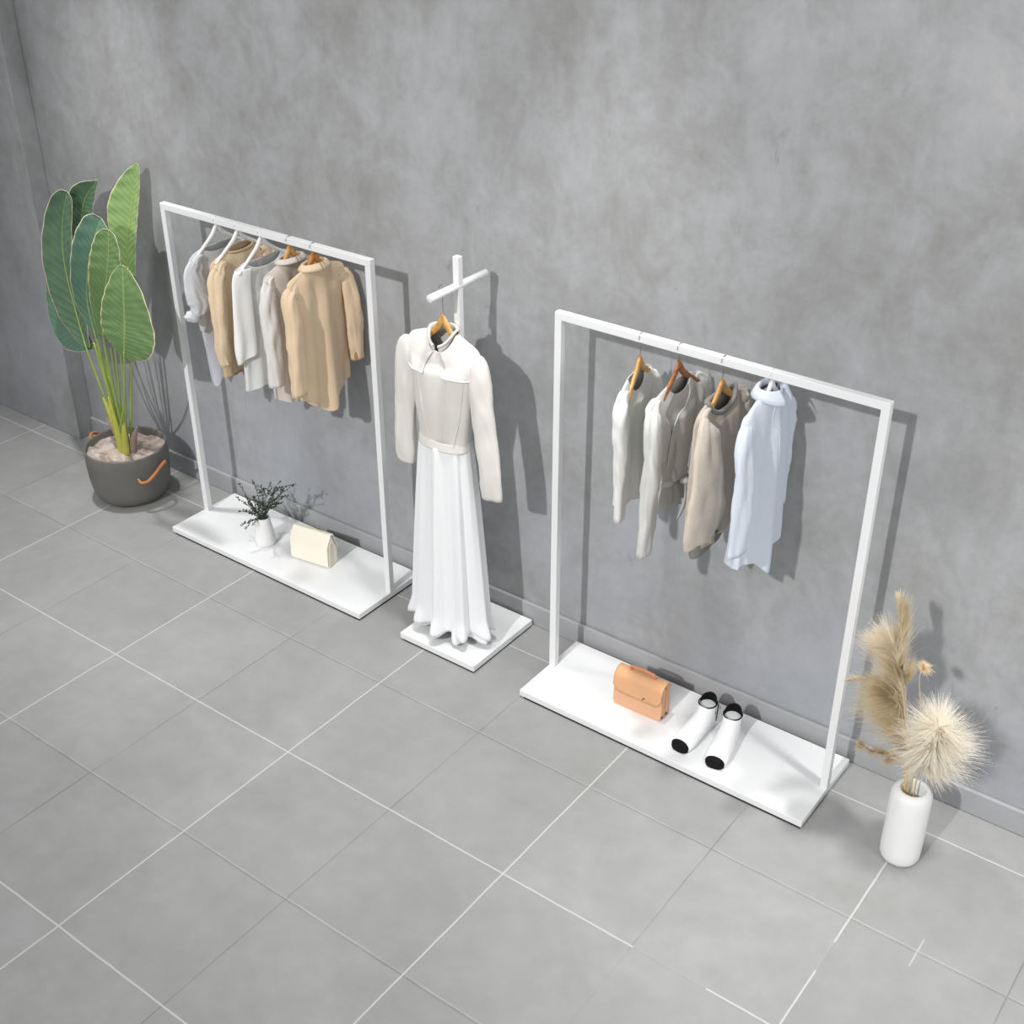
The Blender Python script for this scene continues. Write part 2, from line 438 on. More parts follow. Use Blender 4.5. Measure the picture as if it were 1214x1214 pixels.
# --- 2: beige cardigan
M['g2'] = knit('beige_knit', (226, 203, 172)); M['g2b'] = knit('tan_rib', (205, 178, 140))
x = -1.537
g = empty('knitted_cardigan', (x, BY, 0), 90, 'beige fine-knit cardigan between the pale grey top and the white blouse', 'cardigan', LR)
fn, NV = body('body', g, M['g2'], [(1.402, -.07, .07, .022, 0), (1.385, -.125, .125, .03, 0), (1.362, -.156, .156, .036, 0), (1.28, -.15, .15, .045, 0), (1.15, -.142, .142, .048, 0), (1.0, -.14, .14, .05, 0), (.92, -.138, .138, .05, 0), (.90, -.136, .136, .05, 0)],
     dropf=.012, dropb=-.008, amp=.014, seed=3, wr=.007)
ring(g, M['g2b'], fn, 0, 'neck_band', .0055, 0)
ring(g, M['g2b'], fn, NV, 'hem_rib', .006, 0)
for s in (-1, 1):
    sleeve(g, M['g2'], [(s*.13, -.015, 1.362, .026, .028), (s*.155, -.025, 1.31, .034, .034), (s*.168, -.035, 1.2, .036, .034), (s*.176, -.04, 1.05, .034, .03), (s*.17, -.04, .965, .028, .024)], 3+s, .006)
    sleeve(g, M['g2b'], [(s*.171, -.04, .975, .0265, .022), (s*.168, -.04, .945, .023, .019), (s*.165, -.04, .912, .024, .02)], 3, .001, 8, 28, 'cuff', ridge=.06, join=False)
hanger(x, BY, 90, 1.472, .14, .085, M['whiteplastic'], 'white plastic hanger holding the beige cardigan', group=HL)

# --- 3: white blouse
M['g3'] = fabric('white_cotton', (243, 243, 242), .02); M['g3b'] = fabric('soft_white_cotton', (226, 227, 226), .03)
x = -1.405
g = empty('white_blouse', (x, BY, 0), 90, 'loose white wide-neck blouse, middle garment on the rack near the plant', 'blouse', LR)
body('body', g, M['g3b'], [(1.392, -.095, .095, .022, 0), (1.38, -.125, .125, .03, 0), (1.355, -.15, .15, .036, 0), (1.25, -.158, .155, .045, 0), (1.1, -.155, .152, .052, 0), (.95, -.15, .15, .056, 0), (.88, -.15, .15, .058, 0), (.86, -.149, .149, .058, 0)],
     dropf=.035, dropb=.01, amp=.016, seed=5, wr=.006, hem=lambda c, s: .012*math.sin(c*8)-.012*c)
body('draped_layer', g, M['g3'], [(1.372, -.149, .149, .040, 0), (1.33, -.168, .162, .046, 0), (1.2, -.182, .172, .055, 0), (1.05, -.19, .18, .062, 0), (.99, -.185, .178, .062, 0)],
     th0=PI-1.05, th1=PI+1.05, NT_=40, amp=.010, seed=6, wr=.006, NV=34, hem=lambda c, s: .05*max(0, s)**2)
body('draped_layer', g, M['g3'], [(1.372, -.149, .149, .040, 0), (1.33, -.16, .162, .046, 0), (1.2, -.172, .172, .055, 0), (1.05, -.18, .18, .062, 0), (.99, -.178, .178, .062, 0)],
     th0=-1.0, th1=1.0, NT_=40, amp=.010, seed=7, wr=.006, NV=34, hem=lambda c, s: .05*max(0, s)**2)
hanger(x, BY, 90, 1.472, .145, .1, M['whiteplastic'], 'white plastic hanger holding the loose white blouse', bar=True, group=HL)

# --- 4: taupe shirt
M['g4'] = fabric('taupe_cloth', (209, 200, 192), .04); M['g4b'] = fabric('pale_taupe_cloth', (219, 216, 213), .03)
x = -1.249
g = empty('long_sleeved_shirt', (x, BY, 0), 90, 'pale taupe long-sleeved shirt hanging between the white blouse and the tan shirt', 'shirt', LR)
body('body', g, M['g4'], [(1.410, -.055, .055, .034, 0), (1.398, -.095, .095, .036, 0), (1.368, -.152, .152, .04, 0), (1.28, -.145, .145, .05, 0), (1.12, -.145, .14, .056, 0), (.98, -.145, .14, .060, 0), (.88, -.14, .138, .062, 0), (.855, -.138, .137, .062, 0)],
     dropf=.004, amp=.02, seed=8, wr=.006, hem=lambda c, s: -.02*c*c*0+.018*math.sin(3.2*c)-.01*c)
collar(g, M['g4'], .052, .024, 1.405, .016, -.002, .012, gap=.02)
for s in (-1, 1):
    sleeve(g, M['g4b'], [(s*.13, -.0, 1.362, .026, .03), (s*.154, -.02, 1.31, .034, .036), (s*.165, -.035, 1.2, .037, .036), (s*.172, -.045, 1.07, .036, .034), (s*.176, -.05, .955, .037, .03)], 9+s, .007)
hanger(x, BY, 90, 1.466, .118, .115, M['wood'], 'honey-coloured wooden hanger in the collar of the pale taupe shirt', group=HL)

# --- 5: tan shirt
M['g5'] = fabric('tan_cloth', (222, 198, 168), .04); M['g5b'] = fabric('brown_lining', (176, 132, 98), .04)
x = -1.122
g = empty('long_sleeved_shirt', (x, BY, 0), 90, 'tan long-sleeved shirt with pointed hem, last on its rack towards the long dress', 'shirt', LR)
fn, NV = body('body', g, M['g5'], [(1.412, -.052, .052, .034, 0), (1.402, -.095, .095, .037, 0), (1.376, -.15, .15, .04, 0), (1.30, -.135, .138, .05, 0), (1.2, -.122, .135, .056, 0), (1.05, -.128, .137, .062, 0), (.93, -.136, .136, .066, 0), (.885, -.137, .132, .066, 0)],
     dropf=.004, amp=.024, seed=11, wr=.005, folds=((5, .6, .4), (9, .35, 1.2)), hem=lambda c, s: .017-.085*math.exp(-((c+.12)/.45)**2))
collar(g, M['g5'], .05, .025, 1.405, .02, -.002, .017, gap=.02, flare=.014)
seam(g, M['g5'], fn, NV, [(.02, 168), (.12, 167), (.3, 160), (.42, 158)], .0012, .002)
for s in (-1, 1):
    sleeve(g, M['g5'], [(s*.13, .0, 1.368, .026, .03), (s*.152, -.012, 1.32, .034, .037), (s*.16, -.03, 1.21, .038, .037), (s*(.168 if s < 0 else .160), -.035, 1.08, .036, .034), (s*(.178 if s < 0 else .158), -.04, .945 if s < 0 else .985, .037 if s < 0 else .03, .03)], 13+s, .006)
sleeve(g, M['g5b'], [(.159, -.04, 1.02, .0285, .0275), (.158, -.04, 1.0, .029, .029), (.158, -.04, .983, .0285, .0285)], 2, .0, 6, 28, 'cuff_lining', join=False)
hanger(x, BY, 90, 1.468, .118, .115, M['orangewood'], 'orange-brown wooden hanger in the collar of the tan shirt', group=HL)

# ------------------------------------------------------------------ right rack garments
# 1: off-white cardigan
M['r1'] = fabric('off_white_cloth', (232, 232, 230), .02); M['r1b'] = fabric('grey_white_cloth', (224, 224, 221), .03)
x = .327
g = empty('open_cardigan', (x, -.236, 0), 100, 'off-white long-sleeved cardigan with wooden hanger, first on its rack from the long dress', 'cardigan', RR)
body('body', g, M['r1b'], [(1.372, -.068, .068, .02, 0), (1.35, -.12, .12, .028, 0), (1.325, -.147, .147, .034, 0), (1.26, -.14, .14, .042, 0), (1.15, -.13, .13, .045, 0), (1.05, -.12, .12, .045, 0), (.96, -.115, .115, .046, 0), (.925, -.115, .113, .046, 0)],
     dropf=.055, dropb=.006, amp=.014, seed=21, wr=.006, tn=.4)
for s in (-1, 1):
    sleeve(g, M['r1'], [(s*.12, .0, 1.335, .026, .028), (s*.143, -.012, 1.28, .034, .034), (s*.15, -.02, 1.18, .035, .034), (s*.157, -.025, 1.05, .03, .03), (s*.163, -.03, .915, .027, .024)], 23+s, .005)
hanger(x, -.2165, 100, 1.418, .125, .095, M['wood'], 'honey-coloured wooden hanger holding the off-white open cardigan', group=HR)

# 2: grey wrap blouse
M['r2'] = fabric('light_grey_satin', (206, 206, 203), .03, rough=.7); M['r2b'] = fabric('mid_grey_satin', (188, 188, 184), .03, rough=.7)
x = .470
g = empty('wrap_blouse', (x, BY, 0), 90, 'light grey wrap blouse with a tied waist and very long sleeves', 'blouse', RR)
rows = [(1.378, -.062, .068, .02, 0), (1.362, -.12, .12, .03, 0), (1.335, -.165, .16, .036, 0), (1.26, -.155, .155, .046, 0), (1.15, -.115, .125, .048, 0), (1.055, -.07, .085, .04, 0), (1.03, -.065, .08, .038, 0)]
fn, NV = body('body', g, M['r2b'], rows, dropf=.04, dropb=.004, amp=.008, seed=25, wr=.006, tn=.5)
wf, wn = body('wrap_panel', g, M['r2'], [(q[0], q[1]-.001, q[2]+.002, q[3]+.006, -.001) for q in rows], th0=-.2, th1=lambda t: math.radians(48+118*t**.9), NT_=44, dropf=.04, dropb=.004, amp=.012, seed=26, wr=.010, tn=.5, folds=((6, .5, 0), (11, .3, 2)))
body('wrap_panel', g, M['r2'], [(q[0], q[1]-.001, q[2]+.001, q[3]+.003, -.001) for q in rows], th0=lambda t: math.radians(128-20*t), th1=3.3, NT_=30, dropf=.04, dropb=.004, amp=.010, seed=27, wr=.008, tn=.5)
ring(g, M['r2'], fn, NV, 'waist_tie', .009, -.002, flat=1.3)
body('peplum', g, M['r2b'], [(1.03, -.068, .083, .04, 0), (1.0, -.082, .095, .05, 0), (.97, -.095, .108, .058, 0), (.945, -.10, .112, .06, 0)], amp=.016, seed=27, wr=.005, folds=((13, .6, 0), (21, .4, 1)), NV=20)
v, f = merge([tubegeo([(-.02, -.048, 1.035), (-.005, -.062, 1.03), (.01, -.05, 1.035)], [.007, .013, .007], 10),
              ])
mesh('knot', v, f, M['r2'], g)
for dx, L_ in ((-.03, .125), (.03, .10)):
    v = []; f = []
    for i in range(13):
        t = i/12
        for j in (-1, 1):
            v.append((dx*t*1.2+j*(.006+.007*t)-.003, -.056-.014*math.sin(t*3), 1.03-L_*t))
    for i in range(12): f.append((2*i, 2*i+1, 2*i+3, 2*i+2))
    mesh('tie_end', v, f, M['r2'], g, solid=.003)
sleeve(g, M['r2'], [(-.145, .0, 1.345, .026, .03), (-.172, -.02, 1.28, .036, .038), (-.188, -.035, 1.16, .038, .038), (-.205, -.04, 1.0, .037, .036), (-.226, -.045, .85, .035, .03)], 28, .007)
sleeve(g, M['r2'], [(.14, .0, 1.345, .026, .03), (.165, 0, 1.28, .034, .038), (.172, 0, 1.16, .036, .036), (.174, 0, 1.0, .034, .034), (.176, 0, .86, .033, .03)], 29, .007)
hanger(x, BY, 90, 1.440, .145, .110, M['brownwood'], 'dark brown wooden hanger holding the grey wrap blouse', group=HR)

# 3: beige knit cape top
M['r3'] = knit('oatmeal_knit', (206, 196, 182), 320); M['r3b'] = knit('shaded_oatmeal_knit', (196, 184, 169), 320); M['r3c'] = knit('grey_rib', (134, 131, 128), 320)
x = .626
g = empty('cape_sweater', (x, BY, 0), 90, 'oatmeal knitted sweater with wide cape sleeves and a grey ribbed neck', 'sweater', RR)
rows = [(1.372, -.085, .085, .028, 0), (1.356, -.125, .115, .033, 0), (1.335, -.15, .135, .038, 0), (1.26, -.148, .15, .048, 0), (1.13, -.145, .155, .055, 0), (1.0, -.14, .145, .058, 0), (.875, -.125, .12, .058, 0)]
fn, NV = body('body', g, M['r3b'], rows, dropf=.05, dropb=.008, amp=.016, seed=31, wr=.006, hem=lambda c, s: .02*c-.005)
ring(g, M['r3c'], fn, 0, 'neck_rib', .008, 0, flat=1.4)
body('hem_rib', g, M['r3c'], [(.885, -.125, .121, .054, 0), (.868, -.12, .11, .05, 0), (.848, -.118, .105, .05, 0)], amp=.004, seed=32, wr=.003, NV=10, hem=lambda c, s: .02*c-.005)
sleeve(g, M['r3'], [(-.125, -.005, 1.35, .022, .03), (-.14, -.035, 1.30, .05, .04), (-.145, -.052, 1.18, .078, .04), (-.152, -.060, 1.06, .105, .04), (-.160, -.062, .985, .112, .038), (-.160, -.062, .955, .104, .034)], 33, .008, ridge=.03)
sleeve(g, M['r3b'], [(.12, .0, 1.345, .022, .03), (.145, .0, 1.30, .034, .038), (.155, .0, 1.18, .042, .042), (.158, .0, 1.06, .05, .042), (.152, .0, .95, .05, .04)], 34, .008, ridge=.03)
hanger(x, BY, 90, 1.418, .135, .100, M['wood'], 'honey-coloured wooden hanger holding the oatmeal cape sweater', group=HR)

# 4: light blue shirt
M['r4'] = fabric('pale_blue_cotton', (214, 222, 234), .02); M['r4b'] = fabric('navy_label_cloth', (52, 56, 66), .02)
x = .790
g = empty('long_sleeved_shirt', (x, BY, 0), 90, 'pale blue long-sleeved collared shirt at the tall vase end of its rack', 'shirt', RR)
fn, NV = body('body', g, M['r4'], [(1.430, -.06, .052, .036, 0), (1.42, -.10, .085, .038, 0), (1.385, -.165, .12, .042, 0), (1.30, -.13, .128, .05, 0), (1.18, -.118, .135, .056, 0), (1.03, -.132, .138, .064, 0), (.92, -.145, .136, .068, 0), (.865, -.148, .13, .068, 0)],
     dropf=.006, amp=.028, seed=41, wr=.005, folds=((5, .6, 1.4), (8, .4, .3)), hem=lambda c, s: -.078*math.exp(-((c-.15)/.4)**2)+.03*max(0, c)**2)
collar(g, M['r4'], .052, .030, 1.424, .026, .008, .026, gap=.45, tip=.012, flare=.013, yo=0)
collar(g, M['r4b'], .044, .022, 1.414, .018, .0, .004, gap=3.4, name='collar_lining', flare=-.006)
seam(g, M['r4'], fn, NV, [(.02, 92), (.3, 90), (.6, 88), (.97, 86)], .0018, .001, 'placket')
sleeve(g, M['r4'], [(-.14, .0, 1.385, .028, .03), (-.17, -.012, 1.33, .036, .037), (-.185, -.028, 1.22, .042, .038), (-.195, -.035, 1.10, .045, .036), (-.202, -.04, .965, .046, .03)], 42, .006)
sleeve(g, M['r4'], [(.10, .0, 1.385, .028, .03), (.125, .0, 1.33, .034, .037), (.142, .0, 1.22, .034, .036), (.152, .0, 1.10, .026, .03), (.160, .0, .965, .02, .022)], 43, .006)
hanger(x, BY, 90, 1.466, .11, .085, M['whiteplastic'], 'white hanger inside the collar of the pale blue shirt', group=HR)

# ------------------------------------------------------------------ long dress on the stand
M['d1'] = fabric('cream_organza', (216, 213, 207), .02, rough=.75); M['d2'] = fabric('cream_layer', (222, 219, 213), .02, rough=.75)
M['d3'] = fabric('white_chiffon', (236, 237, 239), .01, rough=.7); M['d4'] = fabric('rose_lining', (214, 200, 196), .03)
g = empty('long_dress', (-.435, -.287, 0), 0, 'long dress with cream long-sleeved bodice and pleated white skirt on the pole stand', 'dress')
rows = [(1.338, -.050, .058, .040, 0), (1.325, -.10, .105, .044, 0), (1.292, -.155, .16, .048, 0), (1.20, -.148, .150, .062, -.005), (1.08, -.132, .13, .066, -.005), (.97, -.117, .112, .062, 0), (.905, -.112, .105, .058, 0)]
kk = dict(flat=1, dropf=.06, amp=.012, seed=51, wr=.004, tn=.5, folds=((4, .6, .8), (9, .25, 0)))
fn, NV = body('bodice', g, M['d1'], rows, **kk)
# chest flaps lying over the bodice, left and right of the centre
rf = [(r[0]-.002, r[1]-.004, r[2]+.004, r[3]+.007, r[4]) for r in catmull(rows[:5], 8)[:7]]
k2 = dict(kk); k2.update(dropf=.058, amp=.006, tn=1.0)
for a0, a1, lab in ((1.78, 3.0, 0), (.14, 1.36, 1)):
    f2, n2 = body('chest_flap', g, M['d2'], rf, th0=a0, th1=a1, NT_=26, NV=26, **k2)
    tube('flap_hem', [f2(26, a0+(a1-a0)*j/20)+Vector((0, -.001, 0)) for j in range(21)], .0035, M['d2'], g, 6)
for pts in ([(.15, 122), (.4, 116), (.6, 112), (.8, 106), (1, 102)], [(.15, 70), (.4, 68), (.6, 72), (.8, 78), (1, 82)], [(.48, 36), (.7, 38), (.85, 46), (1, 52)]):
    seam(g, M['d2'], fn, NV, pts, .0024, .002)
v = []; f = []
# crossed high collar
collar(g, M['d2'], .050, .040, 1.325, .028, .055, .004, gap=.35, name='stand_collar', flare=-.004)
for s in (-1, 1):
    L_ = s < 0
    P = [(s*.135, .0, 1.295, .03, .036), (s*.158, -.008, 1.24, .042, .046), (s*.172, -.012, 1.12, .046, .046), (s*(.178 if L_ else .195), -.015, .98, .046, .042), (s*(.182 if L_ else .215), -.02, .85, .046, .038), (s*(.182 if L_ else .225), -.02, .775 if L_ else .745, .043, .032)]
    sleeve(g, M['d2'], P, 52+s, .004)
body('waistband', g, M['d2'], flat=1, rows= [(.93, -.114, .108, .063, -.001), (.915, -.116, .109, .065, -.001), (.895, -.118, .111, .067, -.001)], amp=.0, seed=1, wr=.001, NV=8)
# pleated skirt: a bell of deep folds
def skirt(parent, z0, z1, hem_amp, name, mat, rtop, rbot, c0, c1, seed, nf, solid=.0018, dz=0):
    n = 300; NVs = 60; v = []; f = []
    ph = [random.Random(seed+i).uniform(0, 6.28) for i in range(6)]
    for i in range(NVs+1):
        t = i/NVs
        for j in range(n):
            a = 2*PI*j/n
            k = t**.8; mm = math.sin(nf*a+ph[0]+.6*math.sin(2*a+ph[1])+.35*math.sin(3*a+ph[2]+1.5*t)); mm = math.copysign(abs(mm)**.8, mm)
            flare = 0
            A = .005+.020*k
            d = A*(.62*mm+.22*math.sin((nf*1.7//1)*a+ph[2]+t*.8)+.22*math.sin(4*a+ph[3]))
            rx = rtop[0]+(rbot[0]-rtop[0])*k+d; ry = rtop[1]+(rbot[1]-rtop[1])*k+d
            e = sm((t-.90)/.10)
            rx += e*.009*(1+mm); ry += e*.009*(1+mm)
            cx = c0[0]+(c1[0]-c0[0])*t; cy = c0[1]+(c1[1]-c0[1])*t
            z = z0+(z1-z0)*t-e*hem_amp*mm+dz*t*math.sin(a+.6)
            v.append((cx+rx*math.cos(a), cy+ry*math.sin(a), z))
    for i in range(NVs):
        for j in range(n): f.append((i*n+j, (i+1)*n+j, (i+1)*n+(j+1) % n, i*n+(j+1) % n))
    return mesh(name, v, f, mat, parent, solid=solid)
skirt(g, .902, .088, .008, 'skirt', M['d3'], (.112, .064), (.172, .098), (-.004, 0), (-.014, .014), 5, 10)
skirt(g, .80, .062, .010, 'underskirt', M['d3'], (.10, .055), (.135, .078), (-.004, 0), (.0, .015), 9, 8)
hanger(-.433, -.287, 0, 1.398, .14, .130, M['wood'], 'honey-coloured wooden hanger holding the long dress on the round cross arm', hooktop=1.5085, hk=.0165)

# ------------------------------------------------------------------ bags
M['cream'] = plain('cream_leather', (244, 238, 222), .5, var=.02, sc=60, bump=.05)
M['cream2'] = plain('cream_leather_edge', (226, 217, 196), .5)
b = empty('folded_clutch_bag', (-1.262, -.232, .034), 8, 'cream leather clutch bag with a fold-over flap, standing by the small white vase', 'handbag')
def prism(name, prof, x0, x1, mat, parent, bevel=.003):
    n = len(prof); v = [(x0, y, z) for y, z in prof]+[(x1, y, z) for y, z in prof]
    f = [tuple(range(n)), tuple(range(n, 2*n))[::-1]]+[(i, i+n, (i+1) % n+n, (i+1) % n) for i in range(n)]
    return mesh(name, v, f, mat, parent, True, bevel=bevel)
prism('body', [(-.030, 0), (.040, 0), (.042, .065), (.012, .140), (.0, .143), (-.024, .11)], -.097, .095, M['cream'], b, .004)
prism('flap', [(-.036, .008), (-.033, .007), (-.029, .100), (.002, .148), (.016, .147), (.046, .070), (.049, .072), (.019, .1515), (.0, .1535), (-.033, .102)], -.1, .098, M['cream'], b, .001)
prism('side_gusset', [(-.026, .002), (.008, .002), (.008, .10), (-.002, .13), (-.020, .10)], .0955, .1015, M['cream2'], b, .0015)
v, f = merge([([(-.06, .003, .1525), (.045, .003, .1525), (.045, .010, .1530), (-.06, .010, .1530), (-.06, .003, .1545), (.045, .003, .1545), (.045, .010, .155), (-.06, .010, .155)], [(0, 3, 2, 1), (4, 5, 6, 7), (0, 1, 5, 4), (1, 2, 6, 5), (2, 3, 7, 6), (3, 0, 4, 7)])])
mesh('top_strap', v, f, M['cream2'], b, False)

M['tan'] = plain('tan_leather', (222, 172, 136), .5, var=.05, sc=18, bump=.05); M['tan2'] = plain('tan_flap_leather', (220, 168, 124), .48, var=.04); M['tan3'] = plain('tan_handle_leather', (204, 140, 98), .45)
M['brass'] = plain('dark_brass', (120, 92, 62), .35, .8)
b = empty('leather_satchel', (.424, -.239, .034), 1, 'tan leather satchel with a top handle, standing beside the white ankle boots', 'handbag')
def satch_outline(w, h, r, n=6):
    P = []
    for cx, cz, a0 in ((-w+r, r, 180), (w-r, r, 270), (w-r*.5, h-r*.5, 0), (-w+r*.5, h-r*.5, 90)):
        rr = r if a0 in (180, 270) else r*.5
        for i in range(n+1):
            a = math.radians(a0+90*i/n); P.append((cx+rr*math.cos(a), cz+rr*math.sin(a)))
    return P
def slab(name, P, y0, y1, mat, parent, bevel=.003, taper=0):
    n = len(P); H = max(z for _, z in P)
    def yy(y, z): return y*(1-taper*z/H)
    v = [(x_, yy(y0, z), z) for x_, z in P]+[(x_, yy(y1, z), z) for x_, z in P]
    f = [tuple(range(n)), tuple(range(n, 2*n))[::-1]]+[(i, (i+1) % n, (i+1) % n+n, i+n) for i in range(n)]
    return mesh(name, v, f, mat, parent, True, bevel=bevel)
slab('front_pocket', satch_outline(.099, .138, .022), -.033, -.003, M['tan'], b, .003, .25)
slab('back_body', satch_outline(.099, .146, .02), .0, .033, M['tan'], b, .003, .3)
# flap falls from the top over the front with rounded corners
v = []; f = []; nx = 28; Q = []
for i in range(nx+1):
    X_ = -.102+.204*i/nx; e = abs(X_)/.102; zl = .064+.030*(max(0, (e-.72)/.28))**2
    prof = catmull([(.030, .128), (.024, .148), (.006, .1535), (-.014, .150), (-.029, .132), (-.034, .105), (-.0365, zl)], 14)
    for y_, z_ in prof: v.append((X_, y_, z_))
for i in range(nx):
    for k in range(14): f.append((i*15+k, (i+1)*15+k, (i+1)*15+k+1, i*15+k+1))
mesh('flap', v, f, M['tan2'], b, solid=.0035)
hp = catmull([(-.048, .004, .152), (-.050, .002, .166), (-.044, 0, .174), (0, 0, .177), (.044, 0, .174), (.050, .002, .166), (.048, .004, .152)], 30)
tube('handle', hp, .0058, M['tan3'], b, 10)
mesh('clasp', *tubegeo([(.025, -.040, .074), (.033, -.0405, .086)], .002, 8), M['brass'], b)
for yy_ in (-.018, .014):
    mesh('stud', *tubegeo([(.0985, yy_, .012), (.103, yy_, .012)], .004, 10), M['brass'], b)

# ------------------------------------------------------------------ boots
M['boot'] = plain('white_boot_leather', (243, 244, 244), .4, var=.01); M['bootb'] = plain('black_leather', (9, 9, 10), .7, 0, .2)
M['sock'] = plain('pale_insole', (222, 228, 228), .7)
BR = [  # toe to shaft: y_b, z_b, y_f, z_f, half width
    (-.2045, .010, -.2040, .024, .008), (-.203, .003, -.200, .036, .026), (-.190, .000, -.182, .050, .036), (-.165, 0, -.158, .060, .039),
    (-.13, 0, -.125, .064, .038), (-.09, 0, -.095, .074, .036), (-.045, .002, -.072, .086, .034), (.000, .004, -.062, .096, .033), (.014, .035, -.057, .103, .032), (.016, .070, -.053, .107, .032), (.017, .108, -.050, .106, .033)]
def boot_part(name, t0, t1, n, mat, parent, off=0, capa=False, solid=0):
    R = catmull(BR, 60); v = []; f = []; m_ = 32
    ids = [t0+(t1-t0)*i/n for i in range(n+1)]
    for t in ids:
        k = t*60; i = min(int(k), 59); w = k-i
        yb, zb, yf, zf, hw = (a*(1-w)+b_*w for a, b_ in zip(R[i], R[i+1]))
        Bp = Vector((0, yb, zb)); F = Vector((0, yf, zf)); c = (Bp+F)/2; ax = (F-Bp)/2; L_ = ax.length; ax /= max(L_, 1e-6)
        for j in range(m_):
            a = 2*PI*j/m_; q = math.sin(a)
            # flatten the sole side for the forefoot
            up = q if q > 0 or t > .66 else -abs(q)**.55
            p = c+ax*up*(L_+off)+Vector((1, 0, 0))*math.cos(a)*(hw+off)
            v.append(p)
    for i in range(n):
        for j in range(m_): f.append((i*m_+j, i*m_+(j+1) % m_, (i+1)*m_+(j+1) % m_, (i+1)*m_+j))
    if capa: f.append(tuple(range(m_))[::-1])
    return mesh(name, v, f, mat, parent, solid=solid)
def boot(x, y, rz, label, mirror):
    t = empty('ankle_boot', (x, y, .034), rz, label, 'boot', 'white ankle boots on the rack base')
    boot_part('upper', 0, 1, 60, M['boot'], t, 0, True, .002)
    # toe patch: an oval on the nose, a little to one side
    R = catmull(BR, 60); v = []; f = []
    n = 18; m_ = 24
    def surf(t, a):
        k = t*60; i = min(int(k), 59); w = k-i
        yb, zb, yf, zf, hw = (p*(1-w)+q*w for p, q in zip(R[i], R[i+1]))
        Bp = Vector((0, yb, zb)); F = Vector((0, yf, zf)); c = (Bp+F)/2; ax = (F-Bp)/2; L_ = ax.length; ax /= max(L_, 1e-6)
        q = math.sin(a); up = q if q > 0 else -abs(q)**.55
        return c+ax*up*(L_+.0018)+Vector((1, 0, 0))*math.cos(a)*(hw+.0018)
    boot_part('toe_cap', 0, .165, 18, M['bootb'], t, .0022, True, .0).location.y = -.0016
    # rim of the opening
    P = []
    yb, zb, yf, zf, hw = BR[-1]; Bp = Vector((0, yb, zb)); F = Vector((0, yf, zf)); c = (Bp+F)/2; ax = (F-Bp)/2
    for j in range(40):
        a = 2*PI*j/40; P.append(c+ax*math.sin(a)+Vector((hw*math.cos(a), 0, 0)))
    vv, ff = tubegeo(P+[P[0]], .0026, 8, False); mesh('rim', vv, ff, M['bootb'], t)
    # black pull tab standing at the back, pale insole inside
    v = []; f = []
    for i in range(9):
        for j in range(13):
            a = PI+PI*(.02+.96*j/12); p = c+ax*math.sin(a)*.96+Vector((hw*.96*math.cos(a), 0, 0)); w_ = math.sin(PI*j/12)
            v.append((p.x, p.y-.002*i*.2, zb-.045+(.045+.026*w_**.7)*i/8))
    for i in range(8):
        for j in range(12): f.append((i*13+j, i*13+j+1, (i+1)*13+j+1, (i+1)*13+j))
    mesh('heel_lining', v, f, M['bootb'], t, solid=.002)
    v = [tuple(c+ax*math.sin(2*PI*j/28)*.90+Vector((hw*.90*math.cos(2*PI*j/28), 0, -.012))) for j in range(28)]
    mesh('insole', v, [tuple(range(28))], M['sock'], t, False)
    if mirror:
        tube('zip', [(.0325, .004, .105), (.0335, .000, .08), (.0335, -.003, .05), (.0325, -.004, .03)], .0022, M['bootb'], t, 6)
        tube('zip_pull', [(.034, .004, .100), (.040, .004, .092), (.040, .005, .082)], .002, M['steel'], t, 6)
    return t
boot(.668, -.165, -2, 'white ankle boot with black toe and side zip, standing beside the tan satchel', True)
boot(.768, -.170, 10, 'white ankle boot with black toe, standing behind its pair as seen from the tan satchel', False)

# ------------------------------------------------------------------ small vase with leafy twigs
M['ceramic'] = plain('matt_white_ceramic', (236, 236, 236), .5, var=.02, sc=14, bump=.04)
vs = empty('small_vase', (-1.538, -.262, .034), 0, 'small tapered white ceramic vase with leafy twigs, beside the cream clutch bag', 'vase')
v, f = lathegeo([(0, .003), (.044, .0), (.048, .004), (.047, .02), (.042, .06), (.035, .10), (.0305, .128), (.030, .134), (.027, .134), (.0255, .126), (.030, .08), (.04, .02), (0, .012)], 12)
mesh('body', v, f, M['ceramic'], vs, solid=0)
v, f = lathegeo([(0, .118), (.0265, .118)], 16); mesh('soil', v, f, M['black'], vs)
M['twig'] = plain('dark_twig', (62, 60, 50), .7); M['leafd'] = plain('dark_olive_leaf', (66, 78, 64), .6, var=.25, sc=40)
rnd = random.Random(4)
tips = [(-1.742, -0.200, 0.238), (-1.683, -0.170, 0.262), (-1.474, -0.200, 0.341), (-1.356, -0.240, 0.383), (-1.384, -0.190, 0.354), (-1.385, -0.240, 0.318), (-1.674, -0.280, 0.228), (-1.650, -0.300, 0.176), (-1.547, -0.360, 0.151), (-1.505, -0.330, 0.319), (-1.586, -0.200, 0.265), (-1.609, -0.130, 0.233), (-1.468, -0.200, 0.236), (-1.570, -0.300, 0.239)]
